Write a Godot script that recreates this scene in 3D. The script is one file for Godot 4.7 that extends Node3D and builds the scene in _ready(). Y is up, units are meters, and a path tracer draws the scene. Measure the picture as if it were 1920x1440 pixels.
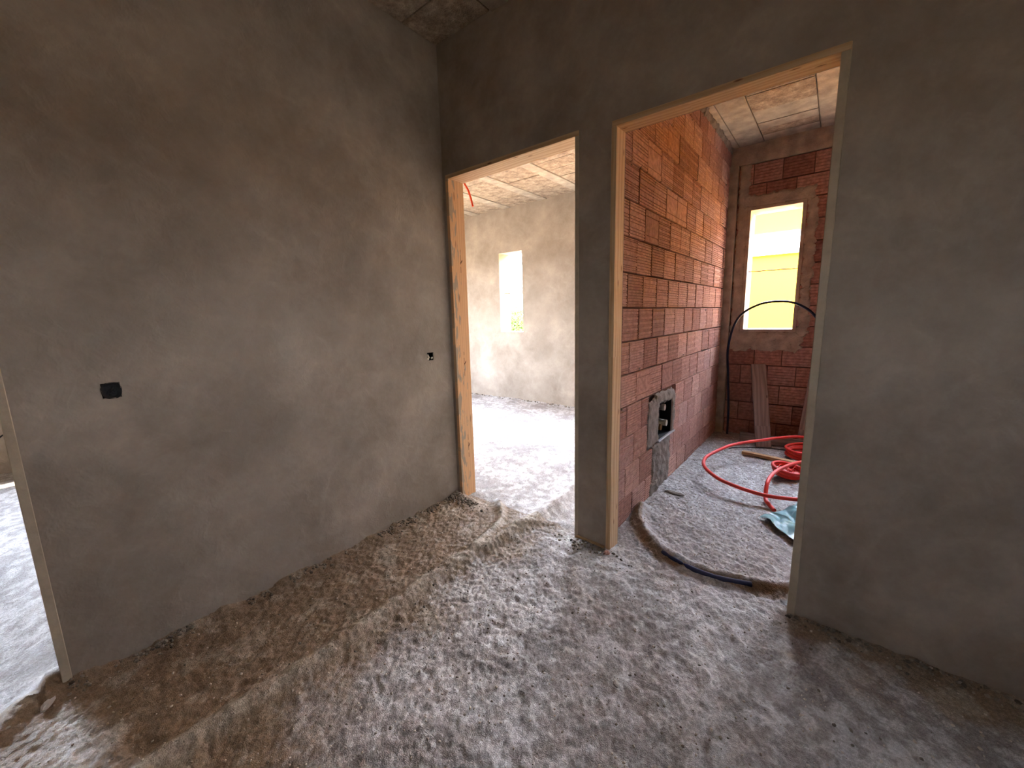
extends Node3D
# A half-finished house: a dark plastered hall with two door openings, a bedroom and a bathroom behind it.
# x runs along the wall with the two doors, z towards the camera, y up, the floor near y = 0.

# ------------------------------------------------------------------ mesh builder
class MB:
	var v := PackedVector3Array()
	var n := PackedVector3Array()
	var t := PackedVector2Array()
	var c := PackedColorArray()
	var ix := PackedInt32Array()
	var col := Color(1, 1, 1)

	func vert(p: Vector3, nn: Vector3, uv := Vector2.ZERO) -> int:
		v.append(p); n.append(nn); t.append(uv); c.append(col)
		return v.size() - 1

	func tri3(a: int, b: int, d: int) -> void:
		# winding is fixed from the stored normals: front faces run clockwise
		var g := (v[b] - v[a]).cross(v[d] - v[a])
		if g.dot(n[a] + n[b] + n[d]) > 0.0:
			ix.append(a); ix.append(d); ix.append(b)
		else:
			ix.append(a); ix.append(b); ix.append(d)

	func tri(a: Vector3, b: Vector3, d: Vector3, nn: Vector3) -> void:
		tri3(vert(a, nn), vert(b, nn), vert(d, nn))

	func quad(a: Vector3, b: Vector3, cc: Vector3, d: Vector3, nn: Vector3, ua := Vector2.ZERO, ub := Vector2.ZERO, uc := Vector2.ZERO, ud := Vector2.ZERO) -> void:
		var i := vert(a, nn, ua)
		var j := vert(b, nn, ub)
		var k := vert(cc, nn, uc)
		var l := vert(d, nn, ud)
		tri3(i, j, k); tri3(i, k, l)

	func box(lo: Vector3, hi: Vector3, bev := 0.0) -> void:
		# axis box with chamfered edges
		var ctr := (lo + hi) * 0.5
		var h := (hi - lo) * 0.5
		var b: float = min(bev, min(h.x, min(h.y, h.z)) * 0.9)
		var ax := [Vector3.RIGHT, Vector3.UP, Vector3.BACK]
		var hh := [h.x, h.y, h.z]
		var along := 0
		if h.y >= h.x and h.y >= h.z: along = 1
		elif h.z >= h.x: along = 2
		for a in 3:
			var p: int = (a + 1) % 3
			var q: int = (a + 2) % 3
			# let q be the long one where possible, so grain runs along it
			if p == along:
				var sw := p; p = q; q = sw
			for s in [-1.0, 1.0]:
				var o: Vector3 = ctr + ax[a] * hh[a] * s
				var up: Vector3 = ax[p] * (hh[p] - b)
				var vq: Vector3 = ax[q] * (hh[q] - b)
				var u1: float = hh[p]
				var v1: float = hh[q]
				var off := Vector2(ctr.dot(ax[p]) + 0.37 * a, ctr.dot(ax[q]) + 0.21 * s)
				quad(o - up - vq, o + up - vq, o + up + vq, o - up + vq, ax[a] * s, off + Vector2(-u1, -v1), off + Vector2(u1, -v1), off + Vector2(u1, v1), off + Vector2(-u1, v1))
		if b <= 0.0: return
		for a in 3:
			var p := (a + 1) % 3
			var q := (a + 2) % 3
			for sp in [-1.0, 1.0]:
				for sq in [-1.0, 1.0]:
					var e0: Vector3 = ctr + ax[p] * hh[p] * sp + ax[q] * (hh[q] - b) * sq
					var e1: Vector3 = ctr + ax[p] * (hh[p] - b) * sp + ax[q] * hh[q] * sq
					var l: Vector3 = ax[a] * (hh[a] - b)
					quad(e0 - l, e0 + l, e1 + l, e1 - l, (ax[p] * sp + ax[q] * sq).normalized(), Vector2(0, -hh[a]), Vector2(0, hh[a]), Vector2(b, hh[a]), Vector2(b, -hh[a]))
		for sx in [-1.0, 1.0]:
			for sy in [-1.0, 1.0]:
				for sz in [-1.0, 1.0]:
					var s := Vector3(sx, sy, sz)
					var f := ctr + h * s
					tri(f - Vector3(0, b * sy, b * sz), f - Vector3(b * sx, 0, b * sz), f - Vector3(b * sx, b * sy, 0), s.normalized())

	func tube(pts: PackedVector3Array, r: float, sides := 10, closed := false, rib := 0.0) -> void:
		# round tube along points; rib > 0 makes it corrugated
		var cnt := pts.size()
		var up := Vector3.UP
		var prev := []
		var first := []
		var dist := 0.0
		for i in cnt:
			var a: Vector3 = pts[max(i - 1, 0)]
			var b: Vector3 = pts[min(i + 1, cnt - 1)]
			var d := (b - a).normalized()
			if i == 0:
				up = Vector3.UP if abs(d.y) < 0.9 else Vector3.RIGHT
			else:
				dist += pts[i].distance_to(pts[i - 1])
			var s := d.cross(up).normalized()
			up = s.cross(d).normalized()
			var rr := r * (1.0 + (rib if i % 2 == 0 else 0.0))
			var ring := []
			for k in sides + 1:
				var an := TAU * k / sides
				var nn := s * cos(an) + up * sin(an)
				ring.append(vert(pts[i] + nn * rr, nn, Vector2(float(k) / sides, dist)))
			if i > 0:
				for k in sides:
					tri3(prev[k], prev[k + 1], ring[k + 1]); tri3(prev[k], ring[k + 1], ring[k])
			else:
				first = ring
			prev = ring
			if not closed and (i == 0 or i == cnt - 1):
				var cap := vert(pts[i], -d if i == 0 else d)
				for k in sides:
					var c1 := vert(v[ring[k]], n[cap]); var c2 := vert(v[ring[k + 1]], n[cap])
					tri3(cap, c1, c2)

	func lump(p: Vector3, s: Vector3, rng: RandomNumberGenerator, rings := 3, sides := 5, tilt := 0.5) -> void:
		# an irregular stone
		var basis := Basis.from_euler(Vector3(rng.randf() * tilt, rng.randf() * TAU * minf(1.0, tilt * 2.0), rng.randf() * tilt))
		var grid := []
		for i in rings + 1:
			var th := PI * i / rings
			var row := []
			for k in sides:
				var ph := TAU * (k + 0.5 * (i % 2)) / sides
				var w := 1.0 if (i == 0 or i == rings) and k > 0 else rng.randf_range(0.72, 1.15)
				if (i == 0 or i == rings) and k > 0:
					row.append(row[0])
				else:
					row.append(p + basis * (Vector3(sin(th) * cos(ph), cos(th), sin(th) * sin(ph)) * s * w))
			grid.append(row)
		for i in rings:
			for k in sides:
				var a: Vector3 = grid[i][k]
				var b: Vector3 = grid[i][(k + 1) % sides]
				var d: Vector3 = grid[i + 1][k]
				var e: Vector3 = grid[i + 1][(k + 1) % sides]
				for f in [[a, b, e], [a, e, d]]:
					var g: Vector3 = (f[1] - f[0]).cross(f[2] - f[0])
					if g.length() < 1e-12: continue
					var mid: Vector3 = (f[0] + f[1] + f[2]) / 3.0 - p
					var nn := g.normalized()
					if nn.dot(mid) < 0.0: nn = -nn
					tri(f[0], f[1], f[2], nn)

	func grid(nu: int, nv: int, pts: PackedVector3Array, facing: Vector3, cols := PackedColorArray()) -> void:
		# smooth surface through (nu + 1) * (nv + 1) points, row by row
		var base := v.size()
		for j in nv + 1:
			for i in nu + 1:
				var du := pts[j * (nu + 1) + min(i + 1, nu)] - pts[j * (nu + 1) + max(i - 1, 0)]
				var dv := pts[min(j + 1, nv) * (nu + 1) + i] - pts[max(j - 1, 0) * (nu + 1) + i]
				var nn := du.cross(dv).normalized()
				if nn.dot(facing) < 0.0: nn = -nn
				var p := pts[j * (nu + 1) + i]
				if cols.size() > 0: col = cols[j * (nu + 1) + i]
				vert(p, nn, Vector2(float(i) / nu, float(j) / nv))
		for j in nv:
			for i in nu:
				var a := base + j * (nu + 1) + i
				tri3(a, a + 1, a + nu + 2); tri3(a, a + nu + 2, a + nu + 1)

	func mesh() -> ArrayMesh:
		var a := []
		a.resize(Mesh.ARRAY_MAX)
		a[Mesh.ARRAY_VERTEX] = v
		a[Mesh.ARRAY_NORMAL] = n
		a[Mesh.ARRAY_TEX_UV] = t
		a[Mesh.ARRAY_COLOR] = c
		a[Mesh.ARRAY_INDEX] = ix
		var m := ArrayMesh.new()
		m.add_surface_from_arrays(Mesh.PRIMITIVE_TRIANGLES, a)
		return m


# ------------------------------------------------------------------ naming
var used := {}
func numbered(called: String) -> String:
	if not used.has(called):
		used[called] = 0
		return called
	used[called] += 1
	return "%s_%03d" % [called, used[called]]

func obj(called: String, mb, m: Material, parent: Node = null) -> MeshInstance3D:
	var o := MeshInstance3D.new()
	o.mesh = mb.mesh() if mb is MB else mb
	o.material_override = m
	o.name = numbered(called) if parent == null else called
	(self if parent == null else parent).add_child(o, true)
	return o

func thing(called: String, label: String, category: String, at := Vector3.ZERO, group := "") -> Node3D:
	var o := Node3D.new()
	o.name = numbered(called)
	add_child(o, true)
	o.position = at
	return tag(o, label, category, group)

func tag(o: Node, label: String, category: String, group := "", kind := "") -> Node:
	o.set_meta("label", label)
	o.set_meta("category", category)
	if group != "": o.set_meta("group", group)
	if kind != "": o.set_meta("kind", kind)
	return o

func struct(o: Node, label: String, category: String) -> Node:
	return tag(o, label, category, "", "structure")

# ------------------------------------------------------------------ textures and materials
func noise(seed_: int, freq: float, oct := 4, type := FastNoiseLite.TYPE_SIMPLEX_SMOOTH) -> FastNoiseLite:
	var f := FastNoiseLite.new()
	f.seed = seed_
	f.noise_type = type
	f.frequency = freq
	f.fractal_octaves = oct
	return f

func bytes(size: int, f: FastNoiseLite) -> PackedByteArray:
	var im := f.get_seamless_image(size, size, false, false, 0.2, true)
	im.convert(Image.FORMAT_L8)
	return im.get_data()

func tex(im: Image) -> ImageTexture:
	im.generate_mipmaps()
	return ImageTexture.create_from_image(im)

func tone_texture(size: int, layers: Array, lo: Color, hi: Color, contrast := 1.0) -> ImageTexture:
	# layers: [noise, weight]; mixes two sRGB colours by the weighted noise
	var data := []
	for l in layers: data.append(bytes(size, l[0]))
	var out := PackedByteArray()
	out.resize(size * size * 3)
	var total := 0.0
	for l in layers: total += l[1]
	for i in size * size:
		var x := 0.0
		for k in layers.size(): x += data[k][i] * float(layers[k][1])
		x = clamp((x / (255.0 * total) - 0.5) * contrast + 0.5, 0.0, 1.0)
		out[i * 3] = int(255.0 * lerp(lo.r, hi.r, x))
		out[i * 3 + 1] = int(255.0 * lerp(lo.g, hi.g, x))
		out[i * 3 + 2] = int(255.0 * lerp(lo.b, hi.b, x))
	return tex(Image.create_from_data(size, size, false, Image.FORMAT_RGB8, out))

func bump_texture(size: int, layers: Array, strength: float) -> ImageTexture:
	var data := []
	for l in layers: data.append(bytes(size, l[0]))
	var total := 0.0
	for l in layers: total += l[1]
	var out := PackedByteArray()
	out.resize(size * size)
	for i in size * size:
		var x := 0.0
		for k in layers.size(): x += data[k][i] * float(layers[k][1])
		out[i] = int(clamp(x / total, 0.0, 255.0))
	var im := Image.create_from_data(size, size, false, Image.FORMAT_L8, out)
	im.convert(Image.FORMAT_RGBA8)
	im.bump_map_to_normal_map(strength)
	return tex(im)

func mat(color: Color, rough := 0.9, albedo: Texture2D = null, normal: Texture2D = null, metres := 1.0, nscale := 1.0, triplanar := true) -> StandardMaterial3D:
	var m := StandardMaterial3D.new()
	m.albedo_color = color
	m.roughness = rough
	m.metallic_specular = 0.35
	if albedo: m.albedo_texture = albedo
	if normal:
		m.normal_enabled = true
		m.normal_texture = normal
		m.normal_scale = nscale
	if triplanar and (albedo or normal):
		m.uv1_triplanar = true
		m.uv1_world_triplanar = true
		m.uv1_scale = Vector3.ONE / metres
	return m

func srgb(r: float, g: float, b: float) -> Color:
	return Color(r, g, b).linear_to_srgb()

var M := {}

func wood_texture(seed_: int, lo: Color, hi: Color, jamb := false) -> ImageTexture:
	# v runs along the grain
	var w := 256
	var h := 1024
	var im := Image.create(w, h, false, Image.FORMAT_RGB8)
	var warp := noise(seed_, 0.004, 3)
	var fine := noise(seed_ + 1, 0.03, 3)
	var cement := noise(seed_ + 2, 0.012, 5)
	for y in h:
		for x in w:
			var u := x + 26.0 * warp.get_noise_2d(x * 1.5, y * 0.35)
			var g := 0.5 + 0.5 * sin(u * 0.16 + 5.0 * warp.get_noise_2d(x * 0.6, y * 0.12))
			g = 0.55 * g + 0.45 * (0.5 + 0.5 * fine.get_noise_2d(u * 4.0, y * 0.12))
			var c := hi.lerp(lo, clamp(g * (0.6 if jamb else 0.8), 0.0, 1.0))
			if jamb:
				var s := cement.get_noise_2d(x * 1.3, y) + 0.9 * (0.30 - float(x) / w)
				if s > 0.12: c = c.lerp(Color(0.62, 0.58, 0.52), clamp((s - 0.12) * 7.0, 0.0, 0.8))
			im.set_pixel(x, y, c)
	# knots
	var rng := RandomNumberGenerator.new()
	rng.seed = seed_
	for k in 4:
		var cx := rng.randi_range(40, w - 40)
		var cy := rng.randi_range(40, h - 40)
		for dy in range(-16, 17):
			for dx in range(-7, 8):
				var e := sqrt(pow(dx / 7.0, 2.0) + pow(dy / 16.0, 2.0))
				if e < 1.0:
					im.set_pixel(cx + dx, cy + dy, im.get_pixel(cx + dx, cy + dy).lerp(lo * Color(0.55, 0.45, 0.4), 0.75 * (1.0 - e * e)))
	if jamb:
		# carpenter's marks: a stroke with a tick, three times down the jamb
		for m in [[150, 200, 270], [140, 520, 600], [150, 800, 880]]:
			for y in range(m[1], m[2]):
				if (y / 9) % 4 == 3: continue
				for k in 5: im.set_pixel(m[0] + k, y, Color(0.25, 0.14, 0.09))
			for q in 34:
				for k in 5:
					im.set_pixel(m[0] + q, m[1] + 40 - q / 3 + k, Color(0.32, 0.18, 0.11))
	return tex(im)

func make_materials() -> void:
	var fine := noise(11, 0.09, 4)
	var mid := noise(12, 0.018, 5)
	var big := noise(13, 0.0045, 4)
	big.domain_warp_enabled = true
	big.domain_warp_amplitude = 60.0
	big.domain_warp_frequency = 0.006
	var swirl := noise(14, 0.012, 4, FastNoiseLite.TYPE_SIMPLEX)
	swirl.fractal_type = FastNoiseLite.FRACTAL_RIDGED
	swirl.domain_warp_enabled = true
	swirl.domain_warp_amplitude = 90.0
	swirl.domain_warp_frequency = 0.004
	var plaster_a := tone_texture(1024, [[big, 1.6], [swirl, 0.5], [mid, 0.35], [fine, 0.3]], Color(0.545, 0.498, 0.452), Color(0.735, 0.685, 0.63), 1.35)
	var plaster_n := bump_texture(1024, [[big, 1.2], [swirl, 0.35], [mid, 0.35], [fine, 0.06]], 2.6)
	M.plaster = mat(Color(1, 1, 1), 0.92, plaster_a, plaster_n, 3.1, 0.9)
	M.plaster_pale = mat(Color(1.0, 0.985, 0.955), 0.9, tone_texture(512, [[mid, 1.0], [fine, 0.4]], Color(0.66, 0.62, 0.56), Color(0.80, 0.75, 0.68)), plaster_n, 1.2, 0.8)
	M.reveal = mat(Color(0.86, 0.82, 0.78), 0.9, null, plaster_n, 1.5, 0.5)
	var sand := noise(21, 0.12, 3)
	var pores := noise(22, 0.05, 3, FastNoiseLite.TYPE_CELLULAR)
	var blotch := noise(23, 0.012, 4)
	var grit_n := bump_texture(512, [[sand, 1.0], [pores, 0.6]], 3.0)
	M.block = mat(Color(1, 1, 1), 0.95, tone_texture(512, [[sand, 0.6], [pores, 0.8], [blotch, 1.0]], Color(0.47, 0.41, 0.36), Color(0.80, 0.73, 0.64), 1.6), grit_n, 0.7, 1.0)
	M.concrete = mat(Color(1, 1, 1), 0.9, tone_texture(512, [[sand, 0.3], [blotch, 1.0]], Color(0.58, 0.54, 0.49), Color(0.76, 0.71, 0.64), 1.4), grit_n, 0.9, 0.5)
	M.mortar = mat(Color(1, 1, 1), 0.95, tone_texture(512, [[sand, 0.7], [blotch, 1.0]], Color(0.40, 0.37, 0.35), Color(0.62, 0.58, 0.54), 1.4), grit_n, 0.5, 1.2)
	M.joint = mat(Color(0.44, 0.34, 0.30), 0.95)
	# clay of the hollow bricks, in five firings
	var clay := tone_texture(512, [[noise(31, 0.02, 4), 1.0], [noise(32, 0.11, 3), 0.5]], Color(0.74, 0.70, 0.68), Color(1.0, 0.98, 0.96), 1.5)
	var clay_n := bump_texture(512, [[noise(33, 0.10, 3), 1.0], [noise(34, 0.02, 3), 1.0]], 1.6)
	var firing := [Color(0.77, 0.60, 0.55), Color(0.72, 0.55, 0.51), Color(0.81, 0.65, 0.60), Color(0.67, 0.50, 0.46), Color(0.77, 0.62, 0.59)]
	M.brick = []
	for c in firing: M.brick.append(mat(c, 0.85, clay, clay_n, 0.45, 0.6))
	# floor: colours come with the vertices, the grain from here
	var ground_n := bump_texture(1024, [[noise(41, 0.05, 5), 1.0], [noise(42, 0.16, 3), 1.1]], 6.0)
	M.floor = mat(Color(1, 1, 1), 0.62, tone_texture(1024, [[noise(43, 0.05, 5), 1.0], [noise(44, 0.2, 3), 1.0]], Color(0.72, 0.71, 0.70), Color(1, 1, 1), 2.8), ground_n, 0.75, 1.0)
	M.floor.vertex_color_use_as_albedo = true
	M.floor.metallic_specular = 0.5
	M.crumb = mat(Color(0.80, 0.75, 0.69), 0.95, null, grit_n, 0.2, 0.5)
	M.crumb.vertex_color_use_as_albedo = true
	M.stone = mat(Color(0.72, 0.69, 0.66), 0.85, null, grit_n, 0.2, 0.6)
	M.slab = mat(Color(0.5, 0.47, 0.44), 0.95)
	# wood
	var pine := wood_texture(51, Color(0.72, 0.56, 0.41), Color(0.87, 0.76, 0.61))
	M.pine = mat(Color(1, 1, 1), 0.7, pine, null, 1.0, 1.0, false)
	M.pine.uv1_scale = Vector3(5.0, 0.8, 1)
	M.pine_jamb = mat(Color(1, 1, 1), 0.75, wood_texture(57, Color(0.78, 0.58, 0.41), Color(0.90, 0.73, 0.56), true), null, 1.0, 1.0, false)
	M.old_board = mat(Color(1, 1, 1), 0.9, wood_texture(59, Color(0.45, 0.41, 0.40), Color(0.66, 0.61, 0.59)), null, 1.0, 1.0, false)
	M.old_board.uv1_scale = Vector3(4.0, 0.8, 1)
	M.pale_batten = mat(Color(0.86, 0.84, 0.80), 0.85, pine, null, 1.0, 1.0, false)
	M.pale_batten.uv1_scale = Vector3(4.0, 0.8, 1)
	# things
	M.red_hose = mat(Color(0.86, 0.26, 0.23), 0.45)
	M.red_film = mat(Color(0.82, 0.13, 0.09), 0.35)
	M.orange_conduit = mat(Color(0.93, 0.32, 0.16), 0.5)
	M.blue_hose = mat(Color(0.10, 0.13, 0.22), 0.3)
	M.blue_pipe = mat(Color(0.19, 0.21, 0.33), 0.6)
	M.black_wire = mat(Color(0.05, 0.05, 0.055), 0.5)
	M.teal = mat(Color(0.47, 0.64, 0.66), 0.32)
	M.teal.cull_mode = BaseMaterial3D.CULL_DISABLED
	M.black_box = mat(Color(0.045, 0.045, 0.05), 0.6)
	M.grey_box = mat(Color(0.17, 0.17, 0.18), 0.8)
	M.chrome = mat(Color(0.88, 0.87, 0.84), 0.4); M.chrome.metallic = 1.0
	M.brass = mat(Color(0.70, 0.56, 0.36), 0.35); M.brass.metallic = 1.0
	M.steel = mat(Color(0.62, 0.60, 0.60), 0.45); M.steel.metallic = 0.6
	M.rebar = mat(Color(0.42, 0.27, 0.20), 0.8)
	# outdoors
	M.yellow = mat(Color(0.88, 0.60, 0.15), 1.0); M.yellow.metallic_specular = 0.0
	M.white = mat(Color(0.93, 0.92, 0.90), 0.85)
	M.roof = mat(Color(0.70, 0.66, 0.60), 0.9)
	M.earth = mat(Color(1, 1, 1), 0.95, tone_texture(512, [[noise(61, 0.02, 5), 1.0]], Color(0.66, 0.58, 0.47), Color(0.80, 0.72, 0.60)), null, 3.0)
	M.leaf = mat(Color(0.24, 0.32, 0.12), 0.6)
	M.leaf.cull_mode = BaseMaterial3D.CULL_DISABLED
	M.leaf.backlight_enabled = true
	M.leaf.backlight = Color(0.16, 0.22, 0.06)
	M.bark = mat(Color(0.36, 0.29, 0.22), 0.95)

# ------------------------------------------------------------------ plan
const X1L := 0.0485      # opening of the bedroom door
const X1R := 0.942
const X2L := 1.158       # opening of the bathroom door
const X2R := 1.945
const H1 := 2.10
const H2 := 2.088
const ZB := -2.878       # far wall of the bedroom
const ZF := -2.731       # far wall of the bathroom
const XB := 1.092        # face of the brick partition
const HC := 2.848        # hall ceiling
const HR := 2.765        # ceilings of the rooms
const XO := -3.6         # outer wall of bedroom and left room
const T := 0.125
const PITCH := 0.2295    # brick pitch along the wall
const COURSE := 0.1885

func slab_with_holes(mb: MB, axis: int, lo: Vector3, hi: Vector3, holes: Array) -> void:
	# a wall: a slab thin along axis (0 or 2), cut by holes [u0, v0, u1, v1] where u is the other horizontal axis and v is y
	var ua := 2 if axis == 0 else 0
	var us := [lo[ua], hi[ua]]
	var vs := [lo.y, hi.y]
	for h in holes:
		for k in [0, 2]:
			if h[k] > lo[ua] and h[k] < hi[ua] and not us.has(h[k]): us.append(h[k])
		for k in [1, 3]:
			if h[k] > lo.y and h[k] < hi.y and not vs.has(h[k]): vs.append(h[k])
	us.sort(); vs.sort()
	for i in us.size() - 1:
		# join cells upwards so that a wall has few faces
		var j := 0
		while j < vs.size() - 1:
			if in_hole(holes, us[i], us[i + 1], vs[j], vs[j + 1]):
				j += 1
				continue
			var e := j + 1
			while e < vs.size() - 1 and not in_hole(holes, us[i], us[i + 1], vs[e], vs[e + 1]): e += 1
			var a := lo
			var b := hi
			a[ua] = us[i]; b[ua] = us[i + 1]
			a.y = vs[j]; b.y = vs[e]
			mb.box(a, b)
			j = e

func in_hole(holes: Array, u0: float, u1: float, v0: float, v1: float) -> bool:
	var u := (u0 + u1) * 0.5
	var vv := (v0 + v1) * 0.5
	for h in holes:
		if u > h[0] and u < h[2] and vv > h[1] and vv < h[3]: return true
	return false

# ------------------------------------------------------------------ the floor
var fn_low := noise(71, 1.3, 3)
var fn_mid := noise(72, 9.0, 4)
var fn_hi := noise(73, 30.0, 3)
var fn_patch := noise(74, 2.2, 5)
var fn_patch2 := noise(75, 5.0, 4)
var fn_scab := noise(76, 13.0, 4)

var mound := PackedVector2Array([Vector2(0.66, 2.1), Vector2(0.58, 1.76), Vector2(0.60, 1.42), Vector2(0.60, 1.07), Vector2(0.575, 0.78), Vector2(0.58, 0.52), Vector2(0.60, 0.34), Vector2(0.62, 0.17), Vector2(0.645, -0.05), Vector2(0.63, -0.3), Vector2(0.62, -0.55), Vector2(0.58, -0.9)])
var mound2 := PackedVector2Array([Vector2(0.30, -0.09), Vector2(0.39, -0.01), Vector2(0.47, 0.08), Vector2(0.51, 0.18), Vector2(0.53, 0.30), Vector2(0.56, 0.44)])
var mound3 := PackedVector2Array([Vector2(0.98, -0.12), Vector2(0.82, -0.10), Vector2(0.70, -0.02), Vector2(0.62, 0.10)])
var bath_arc := PackedVector2Array([Vector2(1.12, -0.56), Vector2(1.15, -0.42), Vector2(1.25, -0.27), Vector2(1.39, -0.15), Vector2(1.52, -0.10), Vector2(1.65, -0.09), Vector2(1.80, -0.13), Vector2(1.95, -0.19)])
var left_ridge := PackedVector2Array([Vector2(-0.10, 1.84), Vector2(-0.03, 1.97), Vector2(0.05, 2.06), Vector2(0.1, 2.3)])

func near(path: PackedVector2Array, p: Vector2) -> float:
	var best := 9.0
	for i in path.size() - 1:
		var q := Geometry2D.get_closest_point_to_segment(p, path[i], path[i + 1])
		best = min(best, p.distance_squared_to(q))
	return sqrt(best)

func hump(d: float, w: float) -> float:
	return exp(-d * d / (w * w))

func floor_y(x: float, z: float) -> float:
	var p := Vector2(x, z)
	var wob := 0.5 + 0.5 * fn_mid.get_noise_2d(x * 0.6, z * 0.6)
	var y := 0.009 * fn_low.get_noise_2d(x, z) + 0.0075 * fn_mid.get_noise_2d(x, z) + 0.0065 * fn_hi.get_noise_2d(x, z)
	if x < 0.98 and z < 2.4:
		y += 0.042 * hump(near(mound, p), 0.045 + 0.012 * wob) * (0.75 + 0.5 * wob)
		if z < 0.6 and z > -0.3:
			y += 0.030 * hump(near(mound2, p), 0.026)
			y += 0.014 * hump(near(mound3, p), 0.03)
	if z < 0.1 and x > 1.0:
		y += 0.038 * hump(near(bath_arc, p), 0.034 + 0.010 * wob)
		y += 0.02 * hump(p.distance_to(Vector2(1.13, -0.52)), 0.07) * (0.6 + 0.8 * wob)
	if z > 1.6 and x < 0.5:
		y += 0.03 * hump(near(left_ridge, p), 0.05) * (0.6 + 0.7 * wob)
	# mortar droppings against the walls of the hall
	if z > -0.02:
		if x > -0.13 and z < 1.95: y += 0.028 * exp(-max(x, 0.0) / 0.035) * (0.35 + 1.1 * max(0.0, fn_mid.get_noise_2d(x * 0.4, z * 0.5) + 0.35))
		if x > X2R: y += 0.02 * exp(-max(z, 0.0) / 0.04) * wob
		y += 0.03 * hump(p.distance_to(Vector2(0.05, 0.03)), 0.10) * (0.5 + 0.7 * wob)
		y += 0.02 * hump(p.distance_to(Vector2(1.04, 0.0)), 0.12) * wob
	if z < ZB + 0.3 and x < 0.99: y += 0.03 * exp(-(z - ZB) / 0.04) * wob
	return y

func smooth(a: float, b: float, x: float) -> float:
	return smoothstep(a, b, x)

func floor_color(p: Vector3) -> Color:
	var x := p.x
	var z := p.z
	var q := Vector2(x, z)
	var pt := fn_patch.get_noise_2d(x, z)
	var p2 := fn_patch2.get_noise_2d(x, z)
	var speck := fn_hi.get_noise_2d(x * 1.4, z * 1.4)
	var dirt := Color(0.33, 0.235, 0.15)
	var sand := Color(0.53, 0.44, 0.34)
	# one screed in every room: chalky scabs over a duller base, with darker droppings of mortar
	var sc := fn_scab.get_noise_2d(x, z) + 0.5 * p2 - 0.5 * pt
	var c := Color(0.44, 0.40, 0.375).lerp(Color(0.70, 0.675, 0.66), smooth(-0.10, 0.12, sc))
	c = c.lerp(Color(0.34, 0.305, 0.285), 0.75 * smooth(0.20, 0.40, pt + 0.35 * speck - 0.4 * fn_scab.get_noise_2d(x + 5.0, z)))
	if z < -0.06 and x > 1.05:
		# bathroom: more droppings, the mortar rib and the earth its pipe was bedded in
		c = c.lerp(Color(0.33, 0.305, 0.295), 0.9 * smooth(-0.25, 0.10, speck + 0.5 * p2))
		c = c.lerp(Color(0.60, 0.58, 0.57), 0.8 * hump(near(bath_arc, q), 0.04))
		c = c.lerp(dirt, smooth(0.35, 0.75, hump(near(bath_arc, q - Vector2(0.0, 0.055)), 0.04) + 0.3 * p2))
	elif z > -0.06 and x > -0.05:
		# brown earth beside the left wall of the hall, with paler scabs of screed showing through
		var edge := x - 0.72 - 0.20 * pt - 0.12 * p2 - 0.28 * smooth(0.9, 2.0, z)
		var d := 1.0 - smooth(-0.12, 0.16, edge + 0.10 * speck)
		var right := 1.0 - smooth(-0.06, 0.08, z - 0.17 - 0.14 * p2 - 0.10 * pt)  # brown strip along the door wall, right of the bathroom opening
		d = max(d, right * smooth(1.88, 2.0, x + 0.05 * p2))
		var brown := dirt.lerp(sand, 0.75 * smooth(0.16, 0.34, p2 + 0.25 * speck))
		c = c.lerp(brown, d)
		c = c.lerp(Color(0.56, 0.48, 0.38), 0.9 * max(hump(near(mound, q), 0.04), hump(near(mound2, q), 0.022)) * smooth(-0.35, 0.1, p2 + 0.3))
		c = c.lerp(Color(0.68, 0.64, 0.58), 0.9 * smooth(0.0, 0.25, 0.16 - q.distance_to(Vector2(0.30, 1.93)) + 0.2 * p2))
	return c

func floor_patch(called: String, x0: float, x1: float, z0: float, z1: float, step: float, label: String) -> Node3D:
	var mb := MB.new()
	var nu := int(ceil((x1 - x0) / step))
	var nv := int(ceil((z1 - z0) / step))
	var pts := PackedVector3Array()
	var cols := PackedColorArray()
	for j in nv + 1:
		for i in nu + 1:
			var x := x0 + (x1 - x0) * i / nu
			var z := z0 + (z1 - z0) * j / nv
			pts.append(Vector3(x, floor_y(x, z), z))
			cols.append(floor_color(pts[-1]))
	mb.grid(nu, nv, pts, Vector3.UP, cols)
	mb.col = Color(0.3, 0.27, 0.25)
	# the screed has thickness
	mb.box(Vector3(x0, -0.2, z0), Vector3(x1, -0.03, z1))
	return struct(obj(called, mb, M.floor), label, "floor")

# ------------------------------------------------------------------ small builders
func curve(pts: Array, steps: int) -> PackedVector3Array:
	# Catmull-Rom through the points
	var out := PackedVector3Array()
	var cnt := pts.size()
	for i in cnt - 1:
		var a: Vector3 = pts[max(i - 1, 0)]
		var b: Vector3 = pts[i]
		var c: Vector3 = pts[i + 1]
		var d: Vector3 = pts[min(i + 2, cnt - 1)]
		for k in steps: out.append(b.cubic_interpolate(c, a, d, float(k) / steps))
	out.append(pts[cnt - 1])
	return out

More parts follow.
